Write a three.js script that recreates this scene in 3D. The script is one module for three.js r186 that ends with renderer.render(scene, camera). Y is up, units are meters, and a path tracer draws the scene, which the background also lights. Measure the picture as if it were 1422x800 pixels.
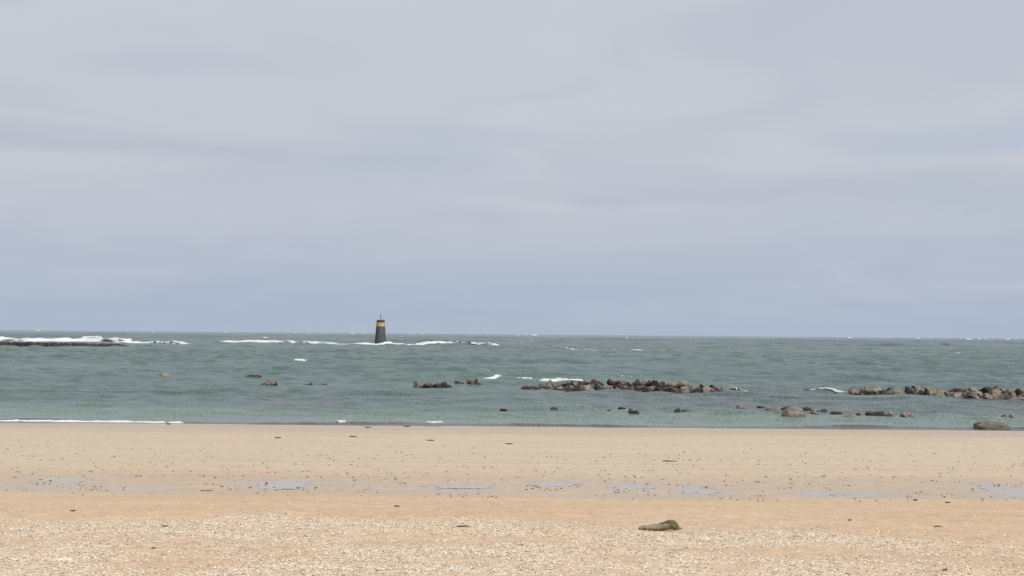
import * as THREE from 'three';
import { mergeGeometries, mergeVertices } from 'three/addons/utils/BufferGeometryUtils.js';
import { createNoise2D, createNoise3D } from 'simplex-noise';

// ---------------------------------------------------------------- camera, sky, sun, exposure
const scene = new THREE.Scene();
const FOCAL = 2000;                                     // focal length in units of the 1422 x 800 frame
const camera = new THREE.PerspectiveCamera(2 * Math.atan(400 / FOCAL) * 180 / Math.PI, 1422 / 800, 0.1, 60000);
camera.rotation.order = 'YXZ';
camera.position.set(0, 3, 0);
camera.rotation.set(Math.atan(64.3 / FOCAL), 0, 0.0084);
camera.updateMatrixWorld(true);
scene.add(camera);

const renderer = new THREE.WebGLRenderer({ antialias: true });
renderer.toneMapping = THREE.LinearToneMapping;
renderer.toneMappingExposure = 1.0;
renderer.shadowMap.enabled = true;

function rng(seed) {
  let s = seed >>> 0;
  return () => { s = (s + 0x6d2b79f5) | 0; let t = Math.imul(s ^ (s >>> 15), 1 | s); t = (t + Math.imul(t ^ (t >>> 7), 61 | t)) ^ t; return ((t ^ (t >>> 14)) >>> 0) / 4294967296; };
}
const n2 = createNoise2D(rng(11)), n3 = createNoise3D(rng(23));
const clamp = (v, a = 0, b = 1) => Math.min(b, Math.max(a, v));
const sstep = (a, b, v) => { const t = clamp((v - a) / (b - a)); return t * t * (3 - 2 * t); };
const mix = (a, b, t) => a + (b - a) * t;
const lerp3 = (a, b, t) => [mix(a[0], b[0], t), mix(a[1], b[1], t), mix(a[2], b[2], t)];
function fbm2(x, y, oct = 4) { let s = 0, a = 0.5, n = 0; for (let i = 0; i < oct; i++) { s += a * n2(x, y); n += a; x = x * 2.03 + 17.1; y = y * 2.03 - 9.7; a *= 0.5; } return s / n; }
function fbm3(x, y, z, oct = 4) { let s = 0, a = 0.5, n = 0; for (let i = 0; i < oct; i++) { s += a * n3(x, y, z); n += a; x = x * 2.03 + 7.1; y = y * 2.03 - 3.7; z = z * 2.03 + 1.3; a *= 0.5; } return s / n; }
const lin = (r, g, b) => { const f = (v) => { v /= 255; return v <= 0.04045 ? v / 12.92 : ((v + 0.055) / 1.055) ** 2.4; }; return [f(r), f(g), f(b)]; };

// sky: thin layered stratus under a hazy blue, one texture all round
{
  const W = 2048, H = 1024, data = new Float32Array(W * H * 4);
  const low = lin(169, 183, 202), mid = lin(179, 189, 204), lilac = lin(184, 191, 204), bright = lin(199, 204, 213), gap = lin(175, 188, 206);
  for (let j = 0; j < H; j++) {
    const el = ((j + 0.5) / H - 0.5) * Math.PI, deg = el * 180 / Math.PI;
    for (let i = 0; i < W; i++) {
      const az = ((i + 0.5) / W - 0.5) * 2 * Math.PI;
      const e = Math.max(el, 0.0) + 0.08;
      const r = 1 / Math.tan(e), ce = Math.min(r, 30);
      const px = Math.cos(az) * ce, pz = Math.sin(az) * ce;                  // where the sight line meets the cloud sheet
      const warp = fbm2(px * 0.32 + 3, pz * 0.32, 3);
      const a = fbm2(px * 0.26 + warp * 0.7, pz * 0.30 + warp * 0.5, 3);
      const b = fbm2(px * 0.5 + 40 + warp, pz * 0.6 - warp, 3);
      const c = fbm2(px * 0.25 - 20, pz * 0.3 + 9, 3);
      const up = sstep(0.5, 8, deg + a * 2.2);                                // haze low down, cloud above
      let col = lerp3(low, mid, sstep(0, 5, deg));
      let cloud = lerp3(lilac, bright, sstep(-0.75, 0.85, a * 0.8 + b * 0.4 + 0.05));
      cloud = lerp3(cloud, gap, 0.6 * sstep(0.25, 0.65, c + b * 0.25));
      col = lerp3(col, cloud, 0.15 + 0.85 * up);
      const k = 4 * (j * W + i);
      data[k] = col[0]; data[k + 1] = col[1]; data[k + 2] = col[2]; data[k + 3] = 1;
    }
  }
  const sky = new THREE.DataTexture(data, W, H, THREE.RGBAFormat, THREE.FloatType);
  sky.mapping = THREE.EquirectangularReflectionMapping; sky.magFilter = THREE.LinearFilter; sky.needsUpdate = true;
  scene.background = sky; scene.environment = sky;
}

// sun: veiled by thin cloud, high on the right and a little behind the viewer
const sun = new THREE.DirectionalLight(new THREE.Color(1.0, 0.94, 0.86), 3.7);
sun.position.set(52, 70, 22); sun.target.position.set(0, 0, -30);
sun.castShadow = true; sun.shadow.radius = 22; sun.shadow.mapSize.set(4096, 4096);
Object.assign(sun.shadow.camera, { left: -70, right: 70, top: 70, bottom: -70, near: 1, far: 260 });
scene.add(sun, sun.target);

// ---------------------------------------------------------------- helpers
const used = new Map();
function numbered(name) { const n = used.get(name) ?? 0; used.set(name, n + 1); return n ? `${name}_${String(n).padStart(3, '0')}` : name; }
function tag(o, label, category, group, kind) {
  o.userData.label = label; o.userData.category = category;
  if (group) o.userData.group = group;
  if (kind) o.userData.kind = kind;
  return o;
}
function mesh(name, geometry, material, parent = scene) {
  const m = new THREE.Mesh(geometry, material);
  m.name = parent === scene ? numbered(name) : name;
  m.castShadow = m.receiveShadow = true;
  parent.add(m); return m;
}
function base(name, p, turn = 0) { const g = new THREE.Group(); g.name = numbered(name); g.position.copy(p); g.rotation.y = turn; scene.add(g); return g; }
const ray = new THREE.Vector3();
/** the point at height y that lies on the line of sight through a spot of the photograph */
function spot(px, py, y = 0) {
  ray.set((px - 711) / FOCAL, -(py - 400) / FOCAL, -1).applyQuaternion(camera.quaternion);
  return camera.position.clone().addScaledVector(ray, (y - camera.position.y) / ray.y);
}
function gridGeometry(rows, cols, f) {                    // f(i, j) -> [x, y, z, u, v, r, g, b, u1, v1]
  const P = new Float32Array(rows * cols * 3), U = new Float32Array(rows * cols * 2), C = new Float32Array(rows * cols * 3), U1 = new Float32Array(rows * cols * 2);
  let k = 0;
  for (let i = 0; i < rows; i++) for (let j = 0; j < cols; j++, k++) {
    const a = f(i, j);
    P.set(a.slice(0, 3), k * 3); U.set(a.slice(3, 5), k * 2); C.set(a.slice(5, 8), k * 3); if (a.length > 8) U1.set(a.slice(8, 10), k * 2);
  }
  const ix = new Uint32Array((rows - 1) * (cols - 1) * 6); k = 0;
  for (let i = 0; i < rows - 1; i++) for (let j = 0; j < cols - 1; j++) { const a = i * cols + j, b = a + cols; ix.set([a, a + 1, b, b, a + 1, b + 1], k); k += 6; }
  const g = new THREE.BufferGeometry();
  g.setAttribute('position', new THREE.BufferAttribute(P, 3)); g.setAttribute('uv', new THREE.BufferAttribute(U, 2));
  g.setAttribute('color', new THREE.BufferAttribute(C, 3)); g.setAttribute('uv1', new THREE.BufferAttribute(U1, 2));
  g.setIndex(new THREE.BufferAttribute(ix, 1)); g.computeVertexNormals();
  return g;
}
function tileTexture(size, f, srgb) {
  const d = new Uint8Array(size * size * 4);
  for (let j = 0; j < size; j++) for (let i = 0; i < size; i++) { const c = f(i / size, j / size), k = 4 * (j * size + i); d[k] = clamp(c[0]) * 255; d[k + 1] = clamp(c[1]) * 255; d[k + 2] = clamp(c[2]) * 255; d[k + 3] = 255; }
  const t = new THREE.DataTexture(d, size, size, THREE.RGBAFormat);
  t.wrapS = t.wrapT = THREE.RepeatWrapping; t.magFilter = THREE.LinearFilter; t.minFilter = THREE.LinearMipmapLinearFilter; t.generateMipmaps = true;
  if (srgb) t.colorSpace = THREE.SRGBColorSpace;
  t.needsUpdate = true; return t;
}
function tileNoise(u, v, f, oct = 4) {                    // noise that repeats over the unit square
  const n = (x, y) => fbm2(x * f, y * f, oct);
  const su = sstep(0.75, 1, u), sv = sstep(0.75, 1, v);
  return mix(mix(n(u, v), n(u - 1, v), su), mix(n(u, v - 1), n(u - 1, v - 1), su), sv);
}

// ---------------------------------------------------------------- the beach
const profile = [[-60, 2.6], [-20, 1.75], [0, 1.5], [6, 1.36], [10.4, 1.253], [14, 1.103], [17.3, 0.96], [19.1, 0.862], [19.8, 0.85], [21.3, 0.85], [22.6, 0.82], [26, 0.71], [34, 0.433], [46.9, 0.0], [60, -0.45], [90, -1.3]];
function profileY(d) {
  if (d <= profile[0][0]) return profile[0][1];
  for (let i = 1; i < profile.length; i++) if (d <= profile[i][0]) { const [a, ya] = profile[i - 1], [b, yb] = profile[i]; return mix(ya, yb, (d - a) / (b - a)); }
  return profile[profile.length - 1][1];
}
const POOLS = [[60, 118, 663.5, 668.5], [362, 424, 666, 677], [606, 668, 671, 678.5], [738, 800, 669, 675], [852, 900, 671.5, 678.5], [948, 994, 676, 685.5], [1108, 1165, 682, 687.5], [1182, 1222, 684.5, 690.5], [1382, 1446, 675, 692]].map(([x0, x1, y0, y1], n) => {
  const a = spot((x0 + x1) / 2, y0, 0.85), b = spot((x0 + x1) / 2, y1, 0.85), l = spot(x0, (y0 + y1) / 2, 0.85), r = spot(x1, (y0 + y1) / 2, 0.85);
  return { x: (l.x + r.x) / 2, d: -(a.z + b.z) / 2, rx: (r.x - l.x) / 2, rd: Math.max((b.z - a.z) / 2, 0.16), n };
});
function poolR(p, x, d) {                                 // 1 on the pool's edge
  const dx = (x - p.x) / p.rx, dz = (d - p.d) / p.rd, r = Math.hypot(dx, dz);
  return r * (1 + 0.42 * n2(dx * 1.1 + p.n * 9, dz * 0.8) + 0.25 * n2(dx * 2.9 - p.n * 5, dz * 1.9)) + 0.12 * n2(x * 5, d * 6);
}
for (const p of POOLS) p.level = 0.846 - 0.012 * Math.max(0, (19.6 - p.d)) - Math.max(0, p.d - 21) * 0.01;
const BARE = [[240, 786, 105, 18], [665, 781, 70, 7], [20, 762, 60, 6], [1010, 792, 60, 8], [860, 778, 40, 6], [1300, 775, 90, 6]].map(([px, py, w, h]) => { const c = spot(px, py, 1.2), a = spot(px + w, py, 1.2), b = spot(px, py - h, 1.2); return { x: c.x, d: -c.z, rx: a.x - c.x, rd: c.z - b.z }; });
function shells(x, d) {                                   // how thick the shell litter lies, 0 to 1
  const n = fbm2(x * 0.35 + 5, d * 0.55 + x * 0.06, 3), m = fbm2(x * 1.3, d * 2.2 + 30, 3);
  const edge = 15.1 - 0.09 * x + 0.9 * n2(x * 0.23, 3.3) - (x > 1.2 ? 0.55 * sstep(1.2, 3.5, x) : 0);
  let bare = 0; for (const b of BARE) bare = Math.max(bare, sstep(1.25, 0.6, Math.hypot((x - b.x) / b.rx, (d - b.d) / b.rd) + 0.35 * n2(x * 1.6, d * 2.4)));
  return clamp(sstep(edge + 0.7, edge - 1.7, d) * (0.68 + n * 1.15 + m * 0.55) * (1 - 0.85 * bare) * (1 - 0.4 * sstep(1.5, 2.6, x) * sstep(13.2, 12.4, d)));
}
function groundY(x, d) {
  let y = profileY(d);
  const near = sstep(18.5, 15, d);
  y += near * (0.018 * n2(x * 0.7, d * 1.1) + 0.009 * n2(x * 2.6 + 9, d * 3.1) + 0.005 * n2(x * 7, d * 8));
  y += (1 - near) * (0.006 * n2(x * 0.22, d * 0.9 + 50) + 0.0025 * n2(x * 1.1, d * 3.6));
  y += sstep(24, 30, d) * 0.012 * n2(x * 0.05, d * 0.35);
  y += 0.02 * sstep(0.4, 1, n2(x * 0.13 + 4, d * 0.2)) * near;
  for (const p of POOLS) if (Math.abs(x - p.x) < p.rx * 2 && Math.abs(d - p.d) < p.rd * 2.2) y = mix(y, p.level - 0.012, sstep(1.22, 0.86, poolR(p, x, d)));
  return y;
}
function ground(px, py) { let y = 0.9; for (let i = 0; i < 12; i++) { const p = spot(px, py, y); y = mix(y, groundY(p.x, -p.z), 0.7); } return spot(px, py, y); }

const grain = tileTexture(1024, (u, v) => {
  const r = grain_r(); const t = 0.945 + 0.06 * tileNoise(u, v, 9, 4) + 0.11 * (r - 0.5) + (r > 0.988 ? 0.16 : 0) - (r < 0.012 ? 0.3 : 0);
  return [t, t * (0.985 + 0.02 * r), t * (0.965 + 0.05 * r)];
}, true);
function grain_r() { return (grain_r.f ??= rng(77))(); }
const wetness = (x, d) => {
  const n = fbm2(x * 0.18, d * 0.9 + 70, 3);
  const runnel = sstep(18.7, 19.3, d + n * 0.4) * sstep(23.2, 21.2, d + n * 1.4 - 0.06 * x * 0.3);
  let film = 0; for (const p of POOLS) if (Math.abs(x - p.x) < p.rx * 4 && Math.abs(d - p.d) < p.rd * 4) film = Math.max(film, sstep(2.4, 1.0, poolR(p, x, d)));
  return Math.max(runnel * clamp(0.72 + 0.6 * n + 0.5 * film), film * 0.9, sstep(40, 46, d + n * 3) * 0.7);
};
const roughTex = (() => {
  const W = 1024, H = 1024, d = new Uint8Array(W * H * 4);
  for (let j = 0; j < H; j++) for (let i = 0; i < W; i++) {
    const x = ((i + 0.5) / W - 0.5) * 80, dd = (j + 0.5) / H * 50, w = wetness(x, dd), k = 4 * (j * W + i);
    d[k] = d[k + 1] = d[k + 2] = 255 * (0.95 - 0.72 * w); d[k + 3] = 255;
  }
  const t = new THREE.DataTexture(d, W, H, THREE.RGBAFormat); t.magFilter = THREE.LinearFilter; t.channel = 1; t.needsUpdate = true; return t;
})();
{
  const D = []; for (let d = -60; d < 7.6; d += 2) D.push(d);
  for (let d = 7.6; d < 49; d *= 1.0036) D.push(d);
  for (let d = 50; d <= 90; d += 2.5) D.push(d);
  const cols = 460;
  const dry = [0.61, 0.46, 0.31], pale = [0.58, 0.485, 0.36], wet = [0.48, 0.39, 0.285], ochre = [0.57, 0.41, 0.262], shore = [0.50, 0.41, 0.32], grey = [0.50, 0.425, 0.315];
  const g = gridGeometry(D.length, cols, (i, j) => {
    const d = D[i], t = j / (cols - 1) * 2 - 1, u = t * (0.5 + 0.5 * t * t), x = u * (16 + 0.8 * Math.max(d, 20 - Math.min(d, 0)));
    const y = groundY(x, d), w = wetness(x, d);
    const n = fbm2(x * 0.16 + 2, d * 0.5, 4), s = fbm2(x * 0.09, d * 1.6 + 12, 4), f = fbm2(x * 1.7, d * 3.3, 3);
    let c = lerp3(dry, ochre, clamp(0.42 + 0.9 * n + 0.35 * f));
    if (d > 5 && d < 18) c = lerp3(c, [0.68, 0.565, 0.42], 0.55 * shells(x, d));            // sand mixed with crushed shell
    c = lerp3(c, pale, sstep(20.5, 25, d + n * 2.5));
    c = lerp3(c, grey, 0.6 * sstep(0.1, 0.55, s) * sstep(20, 24, d));
    c = lerp3(c, ochre, 0.35 * sstep(0.15, 0.6, -s) * sstep(21, 23, d));
    const streak = fbm2(x * 0.035 + 3, d * 2.3 + 5, 3); c = lerp3(c, [0.66, 0.565, 0.43], 0.6 * sstep(0.12, 0.5, streak) * sstep(22, 25, d) * sstep(44, 38, d)); c = lerp3(c, [0.52, 0.42, 0.305], 0.5 * sstep(0.15, 0.5, -streak) * sstep(22, 25, d));
    c = lerp3(c, shore, sstep(37, 43, d + n * 4) * 0.9);
    c = lerp3(c, wet, w * 0.75);
    c = c.map((v) => v * (1 + 0.07 * f + 0.05 * s));
    return [x, y, -d, x / 3, d / 3, ...c, x / 80 + 0.5, d / 50];
  });
  const m = new THREE.MeshPhysicalMaterial({ vertexColors: true, map: grain, roughnessMap: roughTex, roughness: 1, bumpMap: grain, bumpScale: 0.006, ior: 1.4 });
  tag(mesh('beach', g, m), 'pale ochre sand beach sloping down to the sea', 'beach', null, 'structure');
}
{
  const m = new THREE.MeshPhysicalMaterial({ color: new THREE.Color(0.42, 0.35, 0.27), roughness: 0.03, ior: 1.33 });
  const names = ['small puddle on the sand at the far left of the beach', 'blue puddle on the sand below the two grey low rocks at left', 'long narrow puddle at the left end of the wet strip', 'thin film of water on the sand in the middle of the wet strip', 'pale puddle straight beyond the mossy driftwood', 'round blue puddle just right of the mossy driftwood', 'shallow puddle in the wet strip right of the round blue puddle', 'small puddle near the right end of the wet strip', 'large blue puddle cut off by the right edge of the picture'];
  for (const p of POOLS) {
    const N = 64, R = 6, pos = [0, 0, 0], ix = [];
    for (let r = 1; r <= R; r++) for (let k = 0; k < N; k++) { const a = k / N * 2 * Math.PI, q = 1.45 * r / R; pos.push(Math.cos(a) * p.rx * q, 0, Math.sin(a) * p.rd * q); }
    for (let k = 0; k < N; k++) { ix.push(0, 1 + (k + 1) % N, 1 + k); for (let r = 0; r < R - 1; r++) { const a = 1 + r * N + k, b = 1 + r * N + (k + 1) % N; ix.push(a, b, a + N, a + N, b, b + N); } }
    // only the water over the hollow: the rim stops where the sand rises through the surface
    for (let k = 3; k < pos.length; k += 3) { let q = 1; while (q > 0.2 && poolR(p, p.x + pos[k] * q, p.d - pos[k + 2] * q) > 1.08) q -= 0.02; pos[k] *= q; pos[k + 2] *= q; }
    const g = new THREE.BufferGeometry(); g.setAttribute('position', new THREE.Float32BufferAttribute(pos, 3)); g.setIndex(ix); g.computeVertexNormals();
    if (g.attributes.normal.getY(0) < 0) { g.setIndex([...g.index.array].reverse()); g.computeVertexNormals(); }
    const o = mesh('tide_pool', g, m); o.position.set(p.x, p.level - 0.001, -p.d);
    tag(o, names[p.n], 'puddle', 'puddles left in the wet strip of sand', 'structure');
  }
}

// ---------------------------------------------------------------- the sea
const WAVES = [];
{
  const r = rng(5);
  for (let i = 0; i < 44; i++) {
    const L = 0.6 * Math.pow(24, i / 43), a = -Math.PI / 2 + (r() + r() + r() - 1.5) * 1.35;
    WAVES.push({ L, k: 2 * Math.PI / L, c: Math.cos(a), s: Math.sin(a), A: L * (L > 4.5 ? 0.0042 : 0.0088), p: r() * 6.28 });
  }
  for (let i = 0; i < 12; i++) { const L = 18 + 50 * r(), a = -Math.PI / 2 + (r() - 0.5) * 0.9; WAVES.push({ L, k: 2 * Math.PI / L, c: Math.cos(a), s: Math.sin(a), A: L * 0.0034, p: r() * 6.28, open: true }); }
}
const shoreWave = (x) => 47.75 + 0.55 * n2(x * 0.07, 8.1) + 0.12 * n2(x * 0.4, 2.2);
function seaY(x, d, step = 0) {
  const wx = x + 2.2 * n2(x * 0.06, d * 0.05), wd = d + 1.6 * n2(x * 0.045 + 31, d * 0.06) + 0.25 * n2(x * 0.35, d * 0.3);
  const open = sstep(300, 480, d), gust = 0.75 + 0.5 * fbm2(x * 0.02 * 60 / (60 + d * 0.3), d * 0.02, 3);
  const sheltered = mix(0.6, 1, sstep(60, 90, d + 8 * n2(x * 0.05, d * 0.06)));
  let y = 0;
  for (const w of WAVES) {
    if (w.open && !open) continue;
    if (!w.open && w.L > 8 && d < 70) continue;
    const vis = step ? sstep(1.9, 3.2, w.L / step) : 1; if (!vis) continue;
    const s = Math.sin(w.k * (w.c * wx + w.s * wd) + w.p);
    y += vis * w.A * (w.open ? open : 1) * (s + 0.28 * (s * s - 0.5) * 2);
  }
  y *= gust * sheltered * sstep(46, 53, d) * 0.9 + 0.02;
  y *= mix(1, 1.35, sstep(90, 200, d));
  if (d < 53) {                                         // the last small wave running up the beach
    const q = d - shoreWave(x), h = 0.055 * clamp(0.5 + 0.9 * n2(x * 0.16 + 3, 4.4) + 0.3 * n2(x * 0.9, 1.1));
    y += h * (q < 0 ? Math.exp(-q * q / 0.02) : Math.exp(-q * q / 0.9));
    y += 0.012;
  }
  return y;
}
const ripple = tileTexture(512, (u, v) => { const a = 1 - Math.abs(tileNoise(u, v, 7, 5)), b = tileNoise(u + 0.31, v + 0.17, 21, 3); const h = 0.55 * a * a + 0.2 + 0.14 * b; return [h, h, h]; });
{
  const D = []; for (let d = 45.6; d < 52; d += 0.09) D.push(d);
  for (let d = 52; d < 1600; d *= d < 500 ? 1.0035 : 1.006) D.push(d);
  for (let d = 1610; d < 32000; d *= 1.035) D.push(d);
  const cols = 540;
  const green = [0.079, 0.139, 0.116], deep = [0.074, 0.126, 0.111], shallow = [0.155, 0.222, 0.172], calmReflection = [0.090, 0.123, 0.115], far = [0.060, 0.098, 0.100], silt = [0.105, 0.088, 0.076], reefy = [0.085, 0.13, 0.105];
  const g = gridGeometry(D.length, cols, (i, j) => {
    const d = D[i], t = j / (cols - 1) * 2 - 1, u = t * (0.62 + 0.38 * t * t), half = 40 + 0.75 * d, x = u * half;
    const step = Math.max((D[i + 1] ?? d * 1.03) - d, half / cols * 1.2);
    const n = fbm2(x * 0.05, d * 0.06, 4), m = fbm2(x * 0.018 + 60, d * 0.022, 4), s = fbm2(x * 0.012, d * 0.11 + 90, 3), f = fbm2(x * 0.4, d * 0.5, 3);
    let c = lerp3(green, deep, sstep(-0.3, 0.4, m + 0.3 * s));
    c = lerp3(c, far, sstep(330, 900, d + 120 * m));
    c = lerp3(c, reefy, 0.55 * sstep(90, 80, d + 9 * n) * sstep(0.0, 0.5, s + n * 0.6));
    const bx = sstep(-9, 3, x + 8 * n);
    c = lerp3(c, calmReflection, sstep(0.05, 0.4, 0.5 * bx + n * 0.55 + s * 0.4 - 0.06) * sstep(54, 58.5, d + 3.5 * n) * sstep(86, 72, d + 6 * n));  // sky reflected by calm water, and dark rocks beneath, painted into the colour
    c = lerp3(c, shallow, sstep(59, 53, d + 4 * n + 0.07 * x * 0.4) * 0.8);
    const q = d - shoreWave(x); c = lerp3(c, silt, 0.9 * sstep(0.2, 0.02, q + 0.1 * f));
    c = c.map((v) => v * (1 + 0.10 * f + 0.08 * s));
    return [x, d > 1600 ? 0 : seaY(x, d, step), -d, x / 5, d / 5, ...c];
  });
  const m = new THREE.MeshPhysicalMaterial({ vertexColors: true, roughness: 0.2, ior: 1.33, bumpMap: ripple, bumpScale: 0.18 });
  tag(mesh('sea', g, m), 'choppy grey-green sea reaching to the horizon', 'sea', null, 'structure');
}

// ---------------------------------------------------------------- foam
const foamMat = new THREE.MeshStandardMaterial({ color: new THREE.Color(0.60, 0.635, 0.625), roughness: 0.95 });
function foamStrip(pts, width, height, seed, cover = 0.2, taper = 0.1) {
  const P = pts.map(([x, y]) => spot(x, y)), c = new THREE.CatmullRomCurve3(P), len = c.getLength(), R = Math.min(420, Math.max(20, Math.round(len / (width * 0.16)))), C = 9;
  const o = P[0].clone(), sx = 1 / Math.max(0.6, width);
  const g = gridGeometry(C, R, (i, j) => {
    const t = j / (R - 1), v = i / (C - 1) * 2 - 1, p = c.getPointAt(t), w = width * (0.55 + 0.45 * n2(p.x * 0.5 * sx + seed, 1)) * 0.5;
    const x = p.x + 0.15 * width * n2(p.x * 2 * sx, v + seed), z = p.z - v * w + 0.12 * width * n2(p.x * 0.8 * sx, seed + 5), d = -z;
    const n = fbm2(x * 0.7 * sx + seed * 3, d * 1.4 * sx, 3), b = fbm3(x * 4 * sx, d * 5 * sx, seed, 3), ends = sstep(0, taper, t) * sstep(1, 1 - taper, t);
    const h = height * ((1 - v * v) * ends * (0.85 + 0.4 * n + 0.4 * b) - cover);
    return [x - o.x, (d < 60 ? 1 : d < 200 ? 0.45 : 1) * seaY(x, d, Math.max(0.35, d * (d < 500 ? 0.0035 : 0.006))) + Math.max(h, -0.3 * height - 0.1) + (1 - v * v) * (cover > 0.3 ? 0.06 : d > 200 ? 0.26 : d < 60 ? 0.012 : 0.05) * ends, z - o.z, 0, 0, 1, 1, 1];
  });
  return { g, o };
}
function surf(label, pts, width, height, seed, cover, taper) {
  const { g, o } = foamStrip(pts, width, height, seed, cover, taper), m = mesh('breaking_wave', g, foamMat);
  m.position.set(o.x, 0, o.z);
  return tag(m, label, 'surf', 'white surf lines');
}
surf('thick white surf breaking behind the low black reef at far left', [[-60, 474.4], [60, 474.4], [120, 474.7], [180, 475.8]], 9, 0.85, 1, -0.1, 0.02);
surf('short upper white crest above the surf behind the black reef', [[112, 472.4], [125, 472.4], [141, 472.8]], 5, 0.6, 2.4, -0.05, 0.15);
surf('white surf line trailing right from the tip of the black reef', [[158, 476.9], [200, 477.0], [240, 478.3], [268, 478.9]], 5, 0.36, 3.1, -0.2, 0.1);
surf('long white surf line running along the foot of the beacon tower', [[300, 476.9], [380, 477.6], [450, 478.6], [530, 479.4], [600, 479.2]], 4, 0.26, 4.7, -0.32, 0.05);
surf('white surf line to the right of the beacon tower', [[578, 478.6], [620, 478.7], [650, 479.4], [692, 480.3]], 4, 0.34, 5.9, -0.2, 0.1);
surf('faint pale foam streak on the open water right of the tower surf', [[750, 484.5], [820, 486.2], [900, 487.3], [990, 488.5]], 2.2, 0.12, 6.5, 0.5, 0.2);
surf('small white breaker at the left of the middle rock ridge', [[666, 527.6], [678, 528], [702, 526.8]], 1.2, 0.2, 7.2, -0.05, 0.4);
surf('thin white ripple crest between the small breaker and the ridge', [[716, 527.5], [728, 527], [740, 527.5]], 0.9, 0.08, 7.8, 0.05, 0.2);
surf('white breaker behind the left end of the middle rock ridge', [[742, 530], [765, 530.5], [790, 530], [812, 529.5]], 1.3, 0.17, 8.1, -0.15, 0.2);
surf('white wash behind the right end of the middle rock ridge', [[955, 533.5], [985, 536], [1020, 541], [1042, 543.5]], 0.9, 0.07, 9.3, 0.3, 0.1);
surf('white breaker reaching the left end of the right rock ridge', [[1112, 541.5], [1140, 542.6], [1165, 544], [1184, 545]], 1.0, 0.09, 10.6, -0.35, 0.45);
surf('thin white swash along the left part of the waterline', [[-40, 585.3], [60, 585.8], [160, 586.6], [262, 588]], 0.5, 0.05, 11.5, 0.3, 0.05);
surf('small white curl at the waterline below the beacon tower', [[462, 587.2], [472, 588.2], [482, 587.2]], 0.3, 0.06, 12.5, 0.05, 0.2);
surf('small white curl at the waterline below the cluster of rocks', [[590, 587], [602, 587.6], [616, 586.8]], 0.25, 0.04, 13.5, 0.2, 0.2);
surf('short whitecap in mid water left of the beacon tower', [[408, 501.4], [416, 501.2], [427, 501]], 2.0, 0.16, 14.5, 0.0, 0.25);
{
  const r = rng(41), tips = [];
  const cap = (() => { const g = new THREE.IcosahedronGeometry(1, 2), p = g.attributes.position; for (let i = 0; i < p.count; i++) { const x = p.getX(i), y = p.getY(i), z = p.getZ(i), k = 1 + 0.45 * fbm3(x * 1.6, y * 1.6, z * 1.6 + 4, 3); p.setXYZ(i, x * k, y * k, z * k); } g.computeVertexNormals(); return g; })();
  const put = (px, py, w, h) => { const p = spot(px, py), s = -p.z / FOCAL; tips.push([p.x, p.z, w * s * 0.45, h * s * 0.48]); };
  for (let i = 0; i < 42; i++) { const x = -120 + 1660 * r(), hz = 458 + 12 * x / 1422; put(x, hz + 0.7 + 2.2 * r() * r(), 1.5 + 5 * r() * r(), 0.5 + 0.7 * r()); }
  for (let i = 0; i < 60; i++) { const x = -60 + 1540 * r(), hz = 458 + 12 * x / 1422; put(x, hz + 3 + 26 * r() * r(), 1.5 + 5 * r() * r(), 0.35 + 0.4 * r()); }
  for (const [x, y, w, h] of [[53, 459.5, 5, 2], [88, 457.8, 7, 1.8], [135, 459.2, 4, 1.5], [167, 458.8, 5, 1.6], [742, 466, 10, 2.2], [731, 465, 5, 1.5], [870, 473, 2.4, 3.4], [457, 460, 5, 1.8], [489, 463.6, 5, 1.6], [587, 463.7, 4, 2], [276, 460.5, 9, 1.6], [314, 461.5, 8, 1.8], [368, 470.5, 7, 2], [436, 510, 8, 1.2], [474, 510.5, 6, 1], [1000, 474, 9, 1.8], [1180, 469.5, 8, 1.8], [1275, 470.5, 6, 1.8], [1345, 471.5, 12, 2], [1360, 471.4, 6, 1.6], [1400, 471.5, 8, 1.6], [864, 522.5, 2.5, 3.5], [877, 525, 3.2, 2], [889.5, 523.5, 2.6, 3], [930, 500, 8, 1], [1120, 494, 9, 1], [1330, 490, 8, 1], [980, 512, 7, 1]]) put(x, y, w, h);
  const im = new THREE.InstancedMesh(cap, foamMat, tips.length), M = new THREE.Matrix4(), q = new THREE.Quaternion(), e = new THREE.Euler();
  tips.forEach(([x, z, w, h], i) => { e.set(0, (r() - 0.5) * 0.6, 0); q.setFromEuler(e); im.setMatrixAt(i, M.compose(new THREE.Vector3(x, (-z < 1600 ? seaY(x, -z, Math.max(0.6, -z * 0.005)) : 0) + h * 0.2, z), q, new THREE.Vector3(w, h, Math.min(w, 3) * 0.6))); });
  im.name = numbered('whitecaps'); im.castShadow = im.receiveShadow = true; scene.add(im);
  tag(im, 'scattered small whitecaps far out on the sea', 'whitecaps', null, 'stuff');
}

// ---------------------------------------------------------------- rocks
const rockMat = new THREE.MeshStandardMaterial({ vertexColors: true, roughness: 0.9 });
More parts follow.
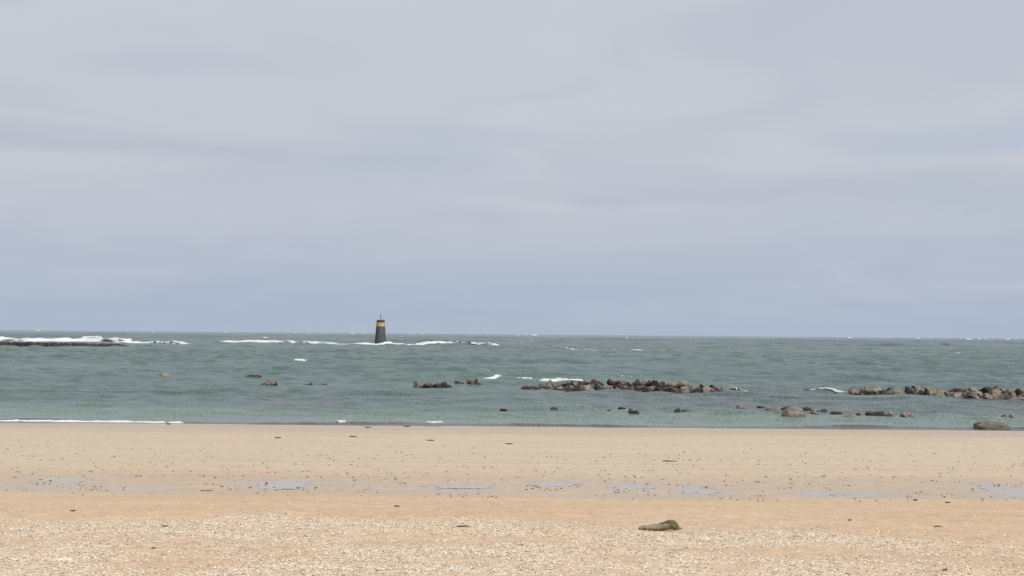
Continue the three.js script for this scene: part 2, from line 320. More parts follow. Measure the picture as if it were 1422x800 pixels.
/** a boulder of granite with its foot in the water; origin at the waterline */
function boulder(w, h, dep, seed, tone, block = 0.5, { low = -0.35 * h - 0.1, taper = 0, stripe = 0, shade = 1, boxy = 0 } = {}) {
  const r = rng(seed * 7919 + 13), g0 = new THREE.IcosahedronGeometry(1, 9); g0.deleteAttribute('uv'); g0.deleteAttribute('normal');
  const g = mergeVertices(g0), p = g.attributes.position, planes = [];
  for (let i = 0; i < (block ? 4 + block * 10 : 0); i++) { const v = new THREE.Vector3(r() * 2 - 1, r() * 1.6 - 0.4, r() * 2 - 1).normalize(); planes.push([v, 0.5 + 0.42 * r()]); }
  const lean = (r() - 0.5) * 0.5, v = new THREE.Vector3(), o = r() * 50;
  let x0 = 9, x1 = -9, y1 = -9, z0 = 9, z1 = -9;
  for (let i = 0; i < p.count; i++) {
    v.fromBufferAttribute(p, i);
    const e = 2 + 0.9 * block + boxy, k = Math.pow(Math.abs(v.x) ** e + Math.abs(v.y) ** e + Math.abs(v.z) ** e, -1 / e); v.multiplyScalar(k);
    for (const [n, t] of planes) { const over = v.dot(n) - t; if (over > 0) v.addScaledVector(n, -over * (0.6 + 0.4 * Math.min(1, block * 1.7))); }
    v.multiplyScalar(1 + 0.13 * fbm3(v.x * 1.3 + o, v.y * 1.3, v.z * 1.3, 2) + 0.13 * block * (0.5 - Math.abs(fbm3(v.x * 3.1 - o, v.y * 3.1, v.z * 3.1, 3)) * 2) + 0.03 * fbm3(v.x * 7, v.y * 7 + o, v.z * 7, 2));
    v.x += lean * v.y * 0.35; if (taper) v.y *= v.x < 0 ? 1 + taper * v.x * v.x * 0.25 : 1 - taper * v.x;
    p.setXYZ(i, v.x, v.y, v.z);
    x0 = Math.min(x0, v.x); x1 = Math.max(x1, v.x); y1 = Math.max(y1, v.y); z0 = Math.min(z0, v.z); z1 = Math.max(z1, v.z);
  }
  const col = new Float32Array(p.count * 3), sx = w / (x1 - x0), sy = h / y1, sz = dep / (z1 - z0);
  for (let i = 0; i < p.count; i++) {
    const x = (p.getX(i) - (x0 + x1) / 2) * sx, y = Math.max(p.getY(i) * sy, low), z = (p.getZ(i) - (z0 + z1) / 2) * sz;
    p.setXYZ(i, x, y, z);
    const big = fbm3(x * 3.1 + o, y * 3.6, z * 3.1, 3), fine = fbm3(x * 11 + o, y * 11, z * 11, 3), crack = Math.abs(fbm3(x * 2.6 + o, y * 2.0, z * 2.6 - o, 2));
    let c = lerp3([0.24, 0.20, 0.15], [0.155, 0.135, 0.115], clamp(0.5 + big));
    c = lerp3(c, [0.31, 0.25, 0.175], 0.6 * sstep(0.15, 0.5, fine));
    c = lerp3(c, [0.10, 0.088, 0.075], 0.8 * sstep(0.045, 0.015, crack));
    if (stripe) c = lerp3(c, [0.085, 0.07, 0.056], stripe * sstep(0.1, 0.35, n3(x * 0.6, y * 5.5 + x * 1.2 + o, z * 0.6)));
    const weed = big * 1.0 + fine * 0.5 + (tone - 0.5) * 1.7 + clamp(y / h, -0.5, 1) * 0.8 - 0.42;
    c = lerp3([0.036 + 0.014 * fine, 0.026 + 0.009 * fine, 0.025], c, sstep(-0.04, 0.04, weed));
    col.set(c.map((q) => q * shade * (1 + 0.18 * fine)), i * 3);
  }
  g.setAttribute('color', new THREE.BufferAttribute(col, 3)); g.computeVertexNormals();
  return g;
}
let rockSeed = 1;
function rock(label, [x0, x1, yt, yb, tone], { deep = 0.85, block = 0.4, category = 'rock', group = 'rocks standing alone in the water', name = 'sea_rock', floor = 0, ...look } = {}) {
  const p = spot((x0 + x1) / 2, yb, floor), d = -p.z, s = d / FOCAL, w = (x1 - x0) * s, h = (yb - yt) * s * 1.02;
  const dep = Math.max(w * deep, h * 0.8);
  const m = mesh(name, boulder(w, h, dep, rockSeed++, tone, block, look), rockMat);
  m.position.set(p.x, floor - 0.01, p.z - dep * 0.42);
  return tag(m, label, category, group);
}
function ridge(name, label, list, frontAt, category = 'reef', extra = null, lift = 0) {
  const s0 = spot(list[0][0], frontAt(list[0][0])), g = base(name, new THREE.Vector3(s0.x, 0, s0.z)), tops = [];
  const add = ([x0, x1, yt, yb, tone, block]) => {
    const xc = (x0 + x1) / 2, yf = frontAt(xc), f = spot(xc, yf), back = Math.max(0, (yf - yb)) * (-f.z) * 0.0036;
    const dir = f.clone().sub(camera.position).setY(0).normalize(), c = f.clone().addScaledVector(dir, back + 0.1), d = -c.z;
    const s = d / FOCAL, w = (x1 - x0) * s * 1.1, high = (py) => camera.position.y * (1 - d / -spot(xc, py).z);   // height on that sight line
    const top = Math.max(high(yt), 0.06), low = Math.max(0, high(yb)), mid = low < 0.1 ? 0 : Math.max(0, top - Math.max(w * 0.42, (top - low) * 0.62)), h = top - mid;
    const m = mesh('boulder', boulder(w, h, w * 0.95, rockSeed++, tone + lift - (mid > 0 ? 0.06 : 0), block ?? 0.7, { low: -h }), rockMat, g);
    m.position.set(c.x - s0.x, mid - 0.01, c.z - s0.z - w * 0.3);
    tops.push([m.position.x, m.position.z, w, top]);
  };
  list.forEach(add); extra?.(add);
  if (list.length > 9 || extra) bedrock();
  return tag(g, label, category);
  function bedrock() {
  // the bedrock under the loose boulders, hung with weed
  let a = 1e9, b = -1e9; for (const [x, , w] of tops) { a = Math.min(a, x - w * 0.4); b = Math.max(b, x + w * 0.4); }
  const N = Math.max(12, Math.round((b - a) / 0.11)), K = 12;
  const core = gridGeometry(K, N, (i, j) => {
    const x = mix(a, b, j / (N - 1)); let t = 0, z = 0, W = 0;
    for (const [bx, bz, w, h] of tops) { const k = Math.exp(-(((x - bx) / (w * 0.7)) ** 2)); W += k; z += bz * k; t += h * k; }
    z /= W + 1e-9; t /= W + 1e-9;
    const v = i / (K - 1) * 2 - 1, ends = sstep(0, 0.02, j / (N - 1)) * sstep(1, 0.98, j / (N - 1)), n = fbm3(x * 1.9, v * 1.5, 3.3, 3), m = fbm3(x * 6, v * 3, 8.8, 3);
    const y = (t * (0.36 + 0.5 * n + 0.2 * m) * (1 - v * v * v * v) + 0.04) * ends - 0.12 * Math.abs(v) ** 5 - (1 - ends) * 0.1;
    const c = lerp3([0.036, 0.026, 0.025], [0.15, 0.125, 0.10], sstep(0.25, 0.32, n + m * 0.8));
    return [x, y, z - v * (0.35 + t * 0.7) + 0.15 * m, 0, 0, ...c.map((q) => q * (1 + 0.4 * m))];
  });
  mesh('bedrock', core, rockMat, g).userData.label = 'dark weed-covered bedrock between the boulders';
  }
}
// the long ridge in the middle
ridge('rock_ridge', 'long ridge of dark weed-covered boulders in the middle of the water', [
  [724, 736, 533.5, 539.5, .6], [738, 757, 534.5, 540, .45], [758, 769, 526.5, 538, .7], [757, 770, 533, 541, .6], [771, 783, 536, 542, .7], [778, 785, 532, 536, .1], [784, 793, 530, 536, .4],
  [784, 800, 535, 542.5, .2], [793, 803, 531, 537, .6], [797, 810, 535, 543, .15], [801, 812, 528.5, 535, .1], [808, 823, 526, 533, .75], [806, 826, 534, 542, .85], [820, 828, 526, 534, .1],
  [827, 838, 528, 536, .3], [825, 842, 533, 540, .5], [841, 855, 535, 541.5, .6], [843, 853, 526, 534, .1], [852, 862, 526, 532, .7], [859, 871, 527, 537, .75], [871, 880, 528, 539, .8],
  [862, 873, 535, 543.5, .2], [864, 872, 541, 545, .85], [879, 889, 526, 538, .1], [887, 893, 529, 538, .6], [891, 900, 527, 534, .8], [880, 893, 536, 543, .25], [887, 905, 536, 545, .15],
  [896, 902, 537, 541, .75], [899, 905, 527, 536, .1], [905, 914, 527, 537, .15], [910, 921, 528, 536, .7], [916, 925, 528, 540, .6], [908, 926, 536, 545, .15], [925, 941, 530, 541, .65],
  [923, 945, 537, 545, .12], [941, 957, 528, 536, .75], [944, 958, 534, 544, .75], [955, 970, 534, 544, .6], [958, 975, 538, 545.5, .15], [972, 982, 533.5, 543, .2], [975, 990, 535, 545, .75],
  [985, 992, 534, 541, .1], [990, 997, 536, 543, .6], [998, 1009, 534, 545, .55], [994, 1001, 543, 548, .75], [1007, 1027, 540.5, 548.5, .5], [1022, 1033, 537.5, 544.5, .4],
], (x) => mix(540.3, 548, clamp((x - 725) / 300)) + (x > 790 && x < 960 ? 1.2 : 0), 'reef', (add) => {
  const r = rng(301);                                    // smaller stones wedged between
  for (let i = 0; i < 55; i++) { const x = 735 + 285 * r(), w = 5 + 8 * r(), yf = mix(540.3, 548, (x - 725) / 300), up = x < 790 ? 5 : x > 985 ? 6 : 11, yb = yf - r() * up; add([x - w / 2, x + w / 2, yb - 3 - 3 * r(), yb, r() < 0.62 ? 0.12 : 0.68]); }
});
ridge('rock_ridge', 'ridge of pale brown boulders running out of the right edge', [
  [1180, 1197, 536, 543, .65], [1184, 1198, 541, 546, .6], [1195, 1212, 536, 545, .7], [1205, 1228, 535.5, 545, .8], [1212, 1230, 540, 546, .5], [1232, 1250, 540, 548, .3], [1243, 1262, 540, 549, .6],
  [1258, 1272, 536, 548, .1], [1266, 1286, 536, 547, .88], [1283, 1290, 537, 549, .2], [1287, 1304, 538, 548, .88], [1297, 1318, 540, 551, .82], [1300, 1316, 547, 553, .4], [1310, 1325, 541, 550, .2],
  [1322, 1337, 545, 554.5, 1.1, .9], [1325, 1345, 539, 548, .1], [1336, 1364, 543, 554, .25], [1346, 1361, 536, 544, .9], [1352, 1366, 543, 551, .72], [1352, 1365, 549, 555.5, .75], [1362, 1378, 536.5, 547, .1],
  [1365, 1383, 547, 554, .55], [1374, 1396, 541, 552, .9], [1376, 1392, 536, 543, .15], [1386, 1398, 548, 555, .75], [1395, 1405, 539, 553, .85], [1402, 1413, 539, 553, .85], [1410, 1422, 538, 550, .15],
  [1413, 1436, 538, 549, .88], [1405, 1442, 551, 559.5, .6], [1430, 1456, 537, 552, .6], [1448, 1472, 540, 556, .7], [1465, 1494, 541, 558, .3],
], (x) => mix(546, 557.5, clamp((x - 1180) / 240, 0, 1.3)), 'reef', (add) => {
  const r = rng(302);
  for (let i = 0; i < 40; i++) { const x = 1235 + 215 * r(), w = 5 + 9 * r(), yf = mix(546, 557.5, (x - 1180) / 240), yb = yf - r() * 12; add([x - w / 2, x + w / 2, yb - 3 - 3 * r(), yb, r() < 0.5 ? 0.12 : 0.75]); }
}, 0.14);
ridge('rock_ridge', 'low black reef at far left in front of the thick surf', [[-40, -10, 474, 480.5, .1]], (x) => 481.5, 'reef', (add) => {
  const r = rng(303);
  for (let x = -70; x < 168; x += 3.4) { const w = 7 + 6 * r(), yt = mix(474.2, 477.4, clamp(x / 165)) + 0.9 * (r() - 0.5); add([x, x + w, x > 160 ? 478.6 : yt, 480.9 - (r() < 0.5 ? 0 : 2.5 * r()), r() < 0.12 ? 0.4 : 0.0]); }
  add([158, 174, 478.6, 480.9, .1]);
}, -0.15);
ridge('rock_ridge', 'low cluster of dark rocks left of the small breaker', [[574.5, 587, 528, 536, .8], [586, 601, 532, 536.4, .25], [591, 602, 530, 535.6, .45], [600, 613, 532, 537, .12], [608, 620, 527.5, 536.5, .35], [617, 627, 533.6, 536.4, .1]], () => 536.8, 'rocks');
ridge('rock_ridge', 'pair of rounded grey rocks touching the small breaker', [[648, 660, 524.8, 532.6, .6], [657, 668, 524, 532.6, .55], [631, 647, 528.2, 532.4, .4]], () => 532.8, 'rocks');
// rocks standing alone, left to right
rock('lone rounded grey rock furthest left in the open bay', [215, 236, 517.2, 523.2, .75], { block: 0.3 });
rock('jagged black rock barely awash above the brown rock', [337, 363, 520.3, 524.6, .05], { deep: 0.5 });
rock('brown rock below the jagged black one left of the tower', [357, 384, 528.6, 535.2, .5], { block: 0.3 });
rock('flat dark rock nearly covered by water below the tower', [421, 437, 532.6, 534.8, .1], { deep: 0.5 });
rock('small dark jag just right of the flat covered rock', [429, 434, 531.6, 535, .1], { deep: 0.6 });
rock('thin dark rock awash right of the small dark jag', [438, 455, 532.8, 534.9, .1], { deep: 0.4 });
rock('brownish flat rock awash between the rocks and the beach', [694, 705, 566, 568.6, .55], { deep: 0.8 });
rock('dark low rock awash left of the scattered near rocks', [764, 775, 565.4, 568.4, .12], { deep: 0.7 });
rock('tiny dark rock below the ridge, left of the pale low rock', [805, 811, 564.2, 566.6, .15]);
rock('pale low rock left of the flat twin-toned rock', [820, 832, 567.2, 572, .8]);
rock('dark flat end of the twin-toned rock near shore', [839, 851, 568.4, 571.8, .25], { deep: 0.7 });
rock('pale end of the twin-toned rock near shore', [847, 859, 567.2, 572.2, .95], { deep: 0.7 });
rock('thin dark rock awash behind the twin-toned rock', [857, 870, 564.8, 567, .08], { deep: 0.5 });
rock('pointed rock with a dark side right of the twin-toned rock', [873, 888, 566, 573.2, .55], { block: 0.2 });
rock('small dark oval rock left of the flat brown one', [937, 946, 567, 569.8, .1]);
rock('flat brown rock right of the small dark oval', [947, 962, 566.6, 570.4, .5], { deep: 0.6 });
rock('tiny dark fin of rock below the right tail of the ridge', [995, 1003, 568.6, 571.4, .15], { deep: 0.5 });
rock('split brown rock below the right tail of the ridge', [1023, 1036, 561.8, 568.6, .6], { block: 0.5 });
rock('thin black rock awash left of the upright pale rock', [1051, 1062, 563.4, 565.8, .05], { deep: 0.5 });
rock('upright pale rock left of the big striped boulder', [1064, 1075, 563.2, 571.2, .85], { block: 0.6 });
rock('small pale rock touching the left of the striped boulder', [1076, 1086.5, 566, 573.2, .85], { block: 0.5 });
rock('black rock behind the left shoulder of the striped boulder', [1084, 1106, 564, 569.6, .05], { deep: 0.6 });
rock('big rounded pale boulder with dark stripes near the beach', [1087, 1123, 565, 578.2, .95], { block: 0.0, deep: 0.9, stripe: 0.8 });
rock('black rock behind the right shoulder of the striped boulder', [1114, 1131, 564, 570.4, .1], { deep: 0.6 });
rock('small brown rock right of the striped boulder', [1126, 1139, 567.4, 574.4, .6], { block: 0.6 });
rock('arched dark rock right of the small brown rock', [1138, 1152, 567, 571.6, .35], { deep: 0.6 });
rock('low black row of rock right of the arched rock', [1153, 1170, 571, 573.6, .08], { deep: 0.4 });
rock('flat pale rock at the left end of the near right group', [1171, 1189, 574, 579.2, .75], { deep: 0.6 });
rock('small reddish brown rock right of the flat pale rock', [1189, 1199, 572.4, 577.2, .4]);
rock('dark hump of rock left of the square-ended rock', [1203, 1219, 570.4, 576, .3], { block: 0.3 });
rock('dark middle part of the square-ended rock', [1214, 1234, 570.8, 576.2, .15], { deep: 0.6 });
rock('pale square end block of the near right group', [1231, 1243, 570, 577, .95], { block: 0.9 });
rock('pale brown flat-topped rock standing apart near the beach', [1252, 1275, 572, 578.4, .75], { block: 0.8 });
rock('small dark rock touching the left of the flat-topped rock', [1250.5, 1256, 571.4, 574.4, .1]);
rock('low brown rock in the water above the beached boulder', [1391, 1413, 574.8, 581.6, .45], { block: 0.2, deep: 0.7 });
rock('small black rock at the right edge beside the low brown rock', [1411, 1422, 579, 581.8, .05], { deep: 0.6 });
rock('long smooth grey-brown boulder lying at the water edge on the right', [1357, 1409, 585, 596.6, .95], { block: 0.0, deep: 0.6, taper: 0.3, stripe: 0.5, shade: 0.66, boxy: 1.3 });
rock('far dark shoal with a white tip near the right horizon', [1300, 1331, 477.4, 479.8, .1], { deep: 0.4 });

// ---------------------------------------------------------------- the beacon tower
{
  const p = spot(528.3, 477.9), s = -p.z / FOCAL, t = base('beacon_tower', p);
  tag(t, 'black beacon tower with a yellow band standing in the sea', 'beacon');
  const dark = [0.074, 0.077, 0.088];
  const colour = (g, c, pale) => {
    const P = g.attributes.position, C = new Float32Array(P.count * 3);
    for (let i = 0; i < P.count; i++) {
      const x = P.getX(i), y = P.getY(i), z = P.getZ(i), n = fbm3(x * 0.9, y * 0.5, z * 0.9, 4), f = fbm3(x * 3, y * 2.2, z * 3, 3);
      let k = c.map((v) => v * (1 + 0.35 * n + 0.2 * f));
      if (pale) k = lerp3(k, [0.17, 0.19, 0.18], 0.75 * sstep(0.1, 0.45, n + f * 0.5 - 0.9 * Math.abs(y - pale) / s / 3.2));
      C.set(k, i * 3);
    }
    g.setAttribute('color', new THREE.BufferAttribute(C, 3)); return g;
  };
  const M = new THREE.MeshStandardMaterial({ vertexColors: true, roughness: 0.85 }), iron = new THREE.MeshStandardMaterial({ color: new THREE.Color(0.05, 0.05, 0.058), roughness: 0.6 });
  const lathe = (pts) => new THREE.LatheGeometry(pts.map(([r, y]) => new THREE.Vector2(r * s, y * s)), 48);
  const body = []; for (let i = 0; i <= 40; i++) body.push([mix(8.25, 6.15, i / 40), mix(-1.2, 24.6, i / 40)]);
  mesh('masonry_shaft', colour(lathe(body), dark, 20.2 * s), M, t);
  mesh('plinth', colour(lathe([[8.5, -1.5], [8.7, 0.7], [8.3, 1.0]]), [0.05, 0.055, 0.055]), M, t);
  const band = []; for (let i = 0; i <= 6; i++) band.push([mix(6.35, 6.1, i / 6), mix(24.5, 29.6, i / 6)]);
  mesh('yellow_band', colour(lathe([[6.1, 24.5], ...band, [5.2, 29.6], [0, 29.6]]), [0.46, 0.325, 0.14]), M, t);
  // parapet: a ring of merlons round the top platform
  for (let k = 0; k < 6; k++) {
    const a0 = k / 6 * 2 * Math.PI + 0.14, a1 = (k + 1) / 6 * 2 * Math.PI - 0.14, sh = new THREE.Shape();
    sh.absarc(0, 0, 5.6 * s, a0, a1, false); sh.absarc(0, 0, 4.6 * s, a1, a0, true);
    const g = new THREE.ExtrudeGeometry(sh, { depth: 3.9 * s, bevelEnabled: false, curveSegments: 8 }); g.rotateX(-Math.PI / 2); g.translate(0, 29.6 * s, 0);
    mesh('parapet_block', colour(g, k % 2 ? dark : [0.075, 0.066, 0.064]), M, t);
  }
  const hut = new THREE.CylinderGeometry(1.5 * s, 1.7 * s, 3.0 * s, 12); hut.translate(-0.3 * s, 31.1 * s, 2.4 * s);
  mesh('mast_base', colour(hut, [0.10, 0.055, 0.045]), M, t);
  const mast = new THREE.CylinderGeometry(0.32 * s, 0.42 * s, 12 * s, 10); mast.translate(0.25 * s, 35.4 * s, 2.4 * s);
  mesh('mast', mast, iron, t);
  for (const [y, up] of [[40.1, 1], [38.1, 0]]) { const c = new THREE.ConeGeometry(0.85 * s, 2 * s, 14); if (!up) c.rotateX(Math.PI); c.translate(0.25 * s, y * s, 2.4 * s); mesh('topmark_cone', c, iron, t); }
  const rod = new THREE.CylinderGeometry(0.1 * s, 0.12 * s, 6.4 * s, 6); rod.translate(3.2 * s, 36 * s, 1.5 * s);
  mesh('thin_rod', rod, iron, t);
}

// ---------------------------------------------------------------- things on the sand
{
  const p = ground(916, 737), s = p.distanceTo(camera.position) / FOCAL, t = base('driftwood_log', p, 0.1);
  tag(t, 'short driftwood log with green algae on its raised right end', 'driftwood');
  // spine from the tapered left tail to the ragged right head, in photograph units
  const spine = [[-28, 3.0, 2.2], [-25, 3.6, 3.4], [-19, 4.0, 4.0], [-10, 4.4, 3.9], [-2, 5.2, 4.2], [6, 6.6, 5.2], [13, 8.4, 6.2], [18, 8.2, 6.4], [22, 6.2, 5.2], [26, 4.4, 3.4], [30, 2.8, 1.8]];
  const at = (u) => { const f = u * (spine.length - 1), i = Math.min(spine.length - 2, Math.floor(f)), k = f - i; return [0, 1, 2].map((q) => mix(spine[i][q], spine[i + 1][q], k)); };
  const R = 90, C = 40;
  const surf3 = (u, a, out = 0) => {
    const [x, y, r] = at(u), grainy = fbm3(u * 6, Math.cos(a) * 2.6, Math.sin(a) * 2.6, 3), rib = n3(u * 2.2, Math.cos(a) * 5, Math.sin(a) * 5);
    const rr = (r * (1 + 0.16 * grainy + 0.1 * rib) + out) * s;
    return [x * s, Math.max(y * s + Math.sin(a) * rr * 0.92, -0.02), Math.cos(a) * rr * 1.25];
  };
  const wood = gridGeometry(R, C, (i, j) => {
    const u = i / (R - 1), a = j / (C - 1) * 2 * Math.PI, q = surf3(u, a), n = fbm3(u * 14, Math.cos(a) * 3, Math.sin(a) * 3, 3), st = n3(u * 3, Math.cos(a) * 9, Math.sin(a) * 9);
    let c = lerp3([0.30, 0.26, 0.185], [0.20, 0.175, 0.12], clamp(0.5 + 0.7 * st + 0.4 * n));
    c = lerp3(c, [0.06, 0.05, 0.035], sstep(0.35, 0.55, n + 0.3 * st));
    c = lerp3(c, [0.20, 0.19, 0.09], 0.5 * sstep(0.1, 0.4, n) * sstep(0.5, 0.6, u));
    return [...q, u, a, ...c];
  });
  mesh('wood', wood, new THREE.MeshStandardMaterial({ vertexColors: true, roughness: 0.9 }), t);
  for (const u of [0.003, 0.997]) { const [x, y, r] = at(u), g = new THREE.SphereGeometry(1, 14, 10); g.scale(r * s * 0.55, r * s * 0.93, r * s * 1.2); g.translate(x * s, y * s, 0); mesh('broken_end', g, new THREE.MeshStandardMaterial({ color: new THREE.Color(0.13, 0.11, 0.08), roughness: 0.95 }), t); }
  const hole = new THREE.SphereGeometry(1, 12, 8); hole.scale(1.5 * s, 1.1 * s, 1.6 * s); hole.translate(-22.5 * s, 4.2 * s, 3.9 * s);
  mesh('knot_hole', hole, new THREE.MeshStandardMaterial({ color: new THREE.Color(0.045, 0.038, 0.028), roughness: 1 }), t);
  // algae: many small fronds lying over the head
  const r = rng(91), fr = [];
  for (let i = 0; i < 1500; i++) {
    const u = 0.42 + 0.43 * Math.pow(r(), 0.75), a = Math.PI * (0.5 + (r() - 0.5) * (0.35 + 0.75 * sstep(0.5, 0.72, u)) + 0.06 * n2(u * 20, 1)), q = surf3(u, a), l = (1.6 + 2.6 * r()) * s, w = (0.35 + 0.4 * r()) * s, tilt = (r() - 0.5) * 2.4;
    const out = [0, Math.sin(a), Math.cos(a)], side = [Math.cos(tilt), -Math.sin(tilt) * Math.cos(a) * 0.7, Math.sin(tilt) * Math.sin(a)], fall = [0.5 * (r() - 0.3), -Math.cos(a) * Math.cos(a) * 0.9 - 0.1, Math.cos(a)];
    const P = (f, k, h) => [0, 1, 2].map((n) => q[n] + side[n] * w * f + (fall[n] * k + side[n] * 0.25 * k) * l + out[n] * h * s);
    if (n3(u * 22, a * 3, 5) < -0.35) continue;
    const A = P(-1, 0, 0.05), B = P(1, 0, 0.05), Cc = P(0.9, 0.5, 0.55), Dd = P(-0.9, 0.5, 0.55), E = P(0, 1, 0.25);
    const g = new THREE.BufferGeometry(); g.setAttribute('position', new THREE.Float32BufferAttribute([...A, ...B, ...Cc, ...A, ...Cc, ...Dd, ...Dd, ...Cc, ...E], 3));
    const n = r(), c = lerp3([0.06, 0.088, 0.012], [0.16, 0.165, 0.026], n), C2 = []; for (let k = 0; k < 9; k++) C2.push(...c);
    g.setAttribute('color', new THREE.Float32BufferAttribute(C2, 3)); g.computeVertexNormals(); fr.push(g);
  }
  mesh('algae', mergeGeometries(fr), new THREE.MeshStandardMaterial({ vertexColors: true, roughness: 0.7, side: THREE.DoubleSide }), t).userData.label = 'bright green algae draped over the raised end';
  for (const [y, z, l, dx] of [[3.4, 1.5, 5, 1], [4.8, -0.5, 4, 1.2], [2.2, 2.8, 4.6, 0.6], [1.6, -1.2, 5.4, 0.9], [5.6, 2.0, 3, 1.4]]) {
    const c = new THREE.CatmullRomCurve3([new THREE.Vector3(24 * s, y * s, z * s), new THREE.Vector3((24 + l * 0.6) * s, (y - 0.3) * s, (z + 0.4) * s), new THREE.Vector3((24 + l + dx) * s, Math.max(0.6, y - 2) * s, (z + 0.2) * s)]);
    mesh('root_stub', new THREE.TubeGeometry(c, 8, 0.75 * s, 7), new THREE.MeshStandardMaterial({ color: new THREE.Color(0.19, 0.145, 0.105), roughness: 0.95 }), t);
  }
}
function stick(name, label, category, [x0, x1, y], thick, color, bend) {
  const a = ground(x0, y), b = ground(x1, y), c = a.clone().add(b).multiplyScalar(0.5), s = c.distanceTo(camera.position) / FOCAL, r = thick * s / 2, pts = [];
  for (let k = 0; k <= 6; k++) { const q = a.clone().lerp(b, k / 6).sub(c); q.y += r * 0.8 + r * 0.5 * Math.sin(k / 6 * Math.PI) * bend; q.z += bend * s * 1.5 * Math.sin(k / 6 * Math.PI * 1.4); pts.push(q); }
  const g = new THREE.TubeGeometry(new THREE.CatmullRomCurve3(pts), 24, r, 9), P = g.attributes.position, C = new Float32Array(P.count * 3);
  for (let i = 0; i < P.count; i++) {
    const t = Math.floor(i / 10) / 24, k = 0.15 + 0.85 * Math.min(1, Math.sin(Math.PI * Math.min(0.97, Math.max(0.03, t))) * 2.2), axis = pts[0].clone().lerp(pts[6], t), n = n3(P.getX(i) * 60, P.getY(i) * 60, P.getZ(i) * 60);
    P.setXYZ(i, mix(axis.x, P.getX(i), 1), mix(axis.y, P.getY(i), k), mix(axis.z, P.getZ(i), k)); C.set(color.map((v) => v * (1 + 0.3 * n)), i * 3);
  }
  g.setAttribute('color', new THREE.BufferAttribute(C, 3)); g.computeVertexNormals();
  const m = mesh(name, g, new THREE.MeshStandardMaterial({ vertexColors: true, roughness: 0.85 })); m.position.copy(c);
  return tag(m, label, category);
}
stick('beach_stick', 'dark brown stick lying where the shells begin, mid beach', 'stick', [634, 652, 731.5], 1.8, [0.06, 0.042, 0.03], 0.4);
stick('beach_stick', 'thin reddish stick lying on bare sand at left', 'stick', [277, 296, 682], 1.5, [0.17, 0.085, 0.06], -0.3);
stick('beach_stick', 'faint thin brown stick half buried right of the dark one', 'stick', [670, 688, 743.8], 1.1, [0.22, 0.15, 0.10], 0.3);
stick('shell_sliver', 'long white sliver lying among shells at lower left', 'shell', [72, 101, 777.6], 1.9, [0.72, 0.72, 0.72], 0.2);
const weedMat = new THREE.MeshStandardMaterial({ vertexColors: true, roughness: 0.75 });
function weedClump(label, [px, py, w], color) {
  const p = ground(px, py), s = p.distanceTo(camera.position) / FOCAL, r = rng(Math.round(px * 31)), gs = [];
  for (let i = 0; i < 16; i++) {
    const a = r() * 6.28, l = w * s * (0.25 + 0.3 * r()), x = (r() - 0.5) * w * s * 0.45, z = (r() - 0.5) * w * s * 0.4, pts = [];
    for (let k = 0; k < 4; k++) pts.push(new THREE.Vector3(x + Math.cos(a) * l * k / 3 + (r() - 0.5) * l * 0.3, (0.25 + 0.9 * Math.sin(k / 3 * Math.PI) * r()) * s + 0.003, z + Math.sin(a) * l * k / 3 * 0.8));
    const g = new THREE.TubeGeometry(new THREE.CatmullRomCurve3(pts), 6, (0.3 + 0.35 * r()) * s, 5), C = []; const k = 0.7 + 0.7 * r(); for (let n = 0; n < g.attributes.position.count; n++) C.push(...color.map((v) => v * k));
    g.setAttribute('color', new THREE.Float32BufferAttribute(C, 3)); gs.push(g);
  }
  const m = mesh('seaweed_clump', mergeGeometries(gs), weedMat); m.position.copy(p);
  return tag(m, label, 'seaweed', 'bits of seaweed washed up on the sand');
}
const brown = [0.075, 0.058, 0.04], olive = [0.10, 0.085, 0.04];
weedClump('dark weed wisp at the waterline right below the tower', [510, 594, 9], brown);
weedClump('dark weed lump at the waterline below the rock cluster', [566, 592.6, 7], brown);
weedClump('dark weed scrap at the waterline on the left', [234, 589.6, 5], brown);
weedClump('flat weed streak on pale sand below the waterline at centre left', [385, 608.5, 8], olive);
weedClump('flat weed streak on pale sand below the tower', [491, 607, 11], olive);
weedClump('weed streak on pale sand right of the tower', [597, 612, 11], olive);
weedClump('weed streak on pale sand below the middle ridge', [708, 617, 9], brown);
weedClump('tangled olive weed on pale sand far beyond the driftwood', [930, 641, 18], olive);
weedClump('dark weed piece at the near edge of the wet strip on the right', [1272, 695, 8], brown);
weedClump('second dark weed piece at the near edge of the wet strip, right of the first', [1316, 698.5, 7], brown);
weedClump('brown weed streak lying on the bare sand at right', [1302, 732, 12], [0.16, 0.11, 0.075]);
weedClump('dark scrap among shells at the bottom right', [1312, 792, 8], brown);
weedClump('dark scrap among shells at the bottom centre right', [1177, 798, 6], brown);
weedClump('small dark scrap on bare sand at left', [101, 710, 6], brown);
weedClump('small dark scrap where the shells begin at left', [229, 731.5, 7], brown);
weedClump('dark scrap among shells at lower left', [213, 762, 7], brown);
weedClump('tiny dark scrap on bare sand at centre', [551, 703.5, 6], brown);
weedClump('small dark scrap on bare sand near the right', [1180, 723, 5], brown);

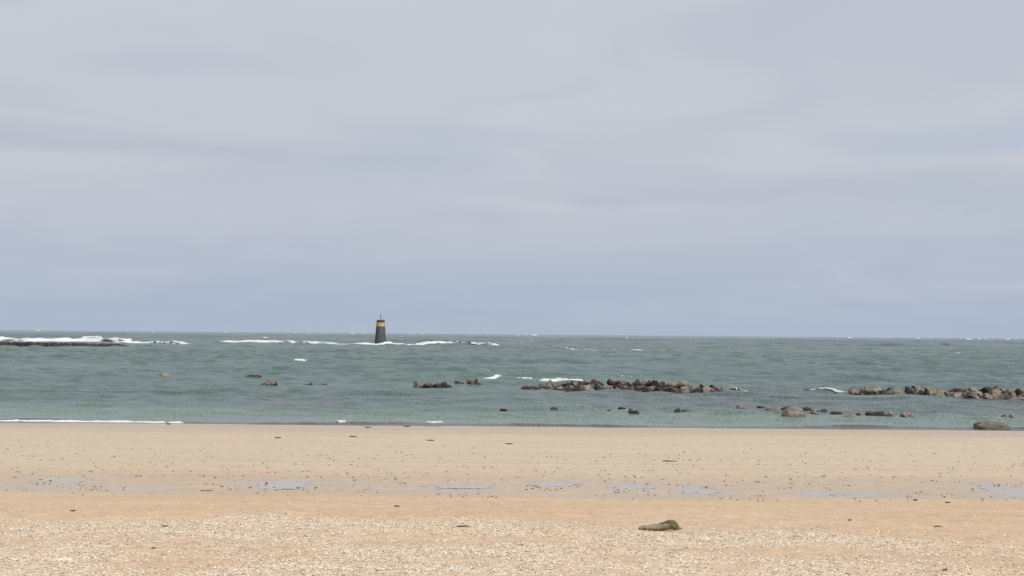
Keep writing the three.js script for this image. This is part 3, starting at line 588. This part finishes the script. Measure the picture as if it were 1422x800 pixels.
{ // scraps of weed and worm casts scattered over the damp terrace: too many and too small to count
  const r = rng(55), g0 = new THREE.IcosahedronGeometry(1, 1), q0 = g0.attributes.position;
  for (let i = 0; i < q0.count; i++) { const x = q0.getX(i), y = q0.getY(i), z = q0.getZ(i), k = 1 + 0.5 * n3(x * 2, y * 2, z * 2); q0.setXYZ(i, x * k, y * k, z * k); } g0.computeVertexNormals();
  const list = [];
  while (list.length < 2300) {
    const d = 18.2 + 22 * r() ** 1.9, x = (r() * 2 - 1) * (0.55 * d), c = fbm2(x * 0.55 + 8, d * 0.7, 3), want = sstep(18.2, 19.8, d) * sstep(38, 24, d) * clamp(0.32 + 1.1 * c);
    if (r() < want) list.push([x, d]);
  }
  const im = new THREE.InstancedMesh(g0, new THREE.MeshStandardMaterial({ roughness: 0.85 }), list.length), M = new THREE.Matrix4(), q = new THREE.Quaternion(), e = new THREE.Euler(), col = new THREE.Color();
  list.forEach(([x, d], i) => {
    const a = 0.0045 + 0.010 * r() ** 2; e.set(0, r() * 3, 0); q.setFromEuler(e);
    im.setMatrixAt(i, M.compose(new THREE.Vector3(x, groundY(x, d) + a * 0.35, -d), q, new THREE.Vector3(a * (1 + 1.1 * r()), a * 0.8, a)));
    const k = r(); im.setColorAt(i, col.setRGB(...lerp3([0.10, 0.075, 0.045], [0.33, 0.26, 0.17], k)));
  });
  im.name = numbered('weed_scraps'); im.castShadow = im.receiveShadow = true; scene.add(im);
  tag(im, 'tiny dark weed scraps scattered over the damp sand', 'weed scraps', null, 'stuff');
}
{ // shell litter: small curved chips, thick in the foreground
  const r = rng(66), sh = [];
  for (let v = 0; v < 3; v++) {
    const N = 7, pos = [], ix = []; pos.push(0, 0.26, 0);
    for (let k = 0; k < N; k++) { const a = k / N * 2 * Math.PI, q = (v === 1 ? 0.7 + 0.5 * r() : 0.85 + 0.25 * r()); pos.push(Math.cos(a) * q * (v === 2 ? 1.5 : 1), 0, Math.sin(a) * q * (v === 2 ? 0.55 : 0.85)); }
    for (let k = 0; k < N; k++) ix.push(0, 1 + (k + 1) % N, 1 + k);
    const g = new THREE.BufferGeometry(); g.setAttribute('position', new THREE.Float32BufferAttribute(pos, 3)); g.setIndex(ix); g.computeVertexNormals(); sh.push(g);
  }
  const lists = [[], [], []];
  for (let t = 0; t < 620000; t++) {
    const d = 8.6 + 10.5 * r(), x = (r() * 2 - 1) * (0.5 * d + 0.6);
    const k = shells(x, d) * 0.85 + 0.03 * sstep(19, 15, d) + 0.004;
    if (r() < k) lists[Math.floor(r() * 3)].push([x, d]);
  }
  lists.forEach((list, v) => {
    const im = new THREE.InstancedMesh(sh[v], new THREE.MeshStandardMaterial({ roughness: 0.6, side: THREE.DoubleSide }), list.length), M = new THREE.Matrix4(), q = new THREE.Quaternion(), e = new THREE.Euler(), col = new THREE.Color();
    list.forEach(([x, d], i) => {
      const a = 0.0045 + 0.0075 * r() ** 1.6; e.set((r() - 0.5) * 0.55, r() * 6.28, (r() - 0.5) * 0.55); q.setFromEuler(e);
      im.setMatrixAt(i, M.compose(new THREE.Vector3(x, groundY(x, d) + a * 0.15, -d), q, new THREE.Vector3(a, a, a)));
      const k = r(); im.setColorAt(i, col.setRGB(...(k < 0.66 ? lerp3([0.68, 0.56, 0.41], [0.80, 0.74, 0.63], r()) : k < 0.98 ? lerp3([0.50, 0.36, 0.23], [0.64, 0.49, 0.33], r()) : lerp3([0.13, 0.09, 0.06], [0.30, 0.20, 0.13], r()))));
    });
    im.name = ['shell_litter', 'shell_fragments', 'broken_shells'][v]; im.castShadow = im.receiveShadow = true; scene.add(im);
    tag(im, ['rounded white shell litter strewn over the foreground sand', 'angular cream shell fragments strewn over the foreground sand', 'narrow broken shells strewn over the foreground sand'][v], 'shells', null, 'stuff');
  });
}
renderer.render(scene, camera);
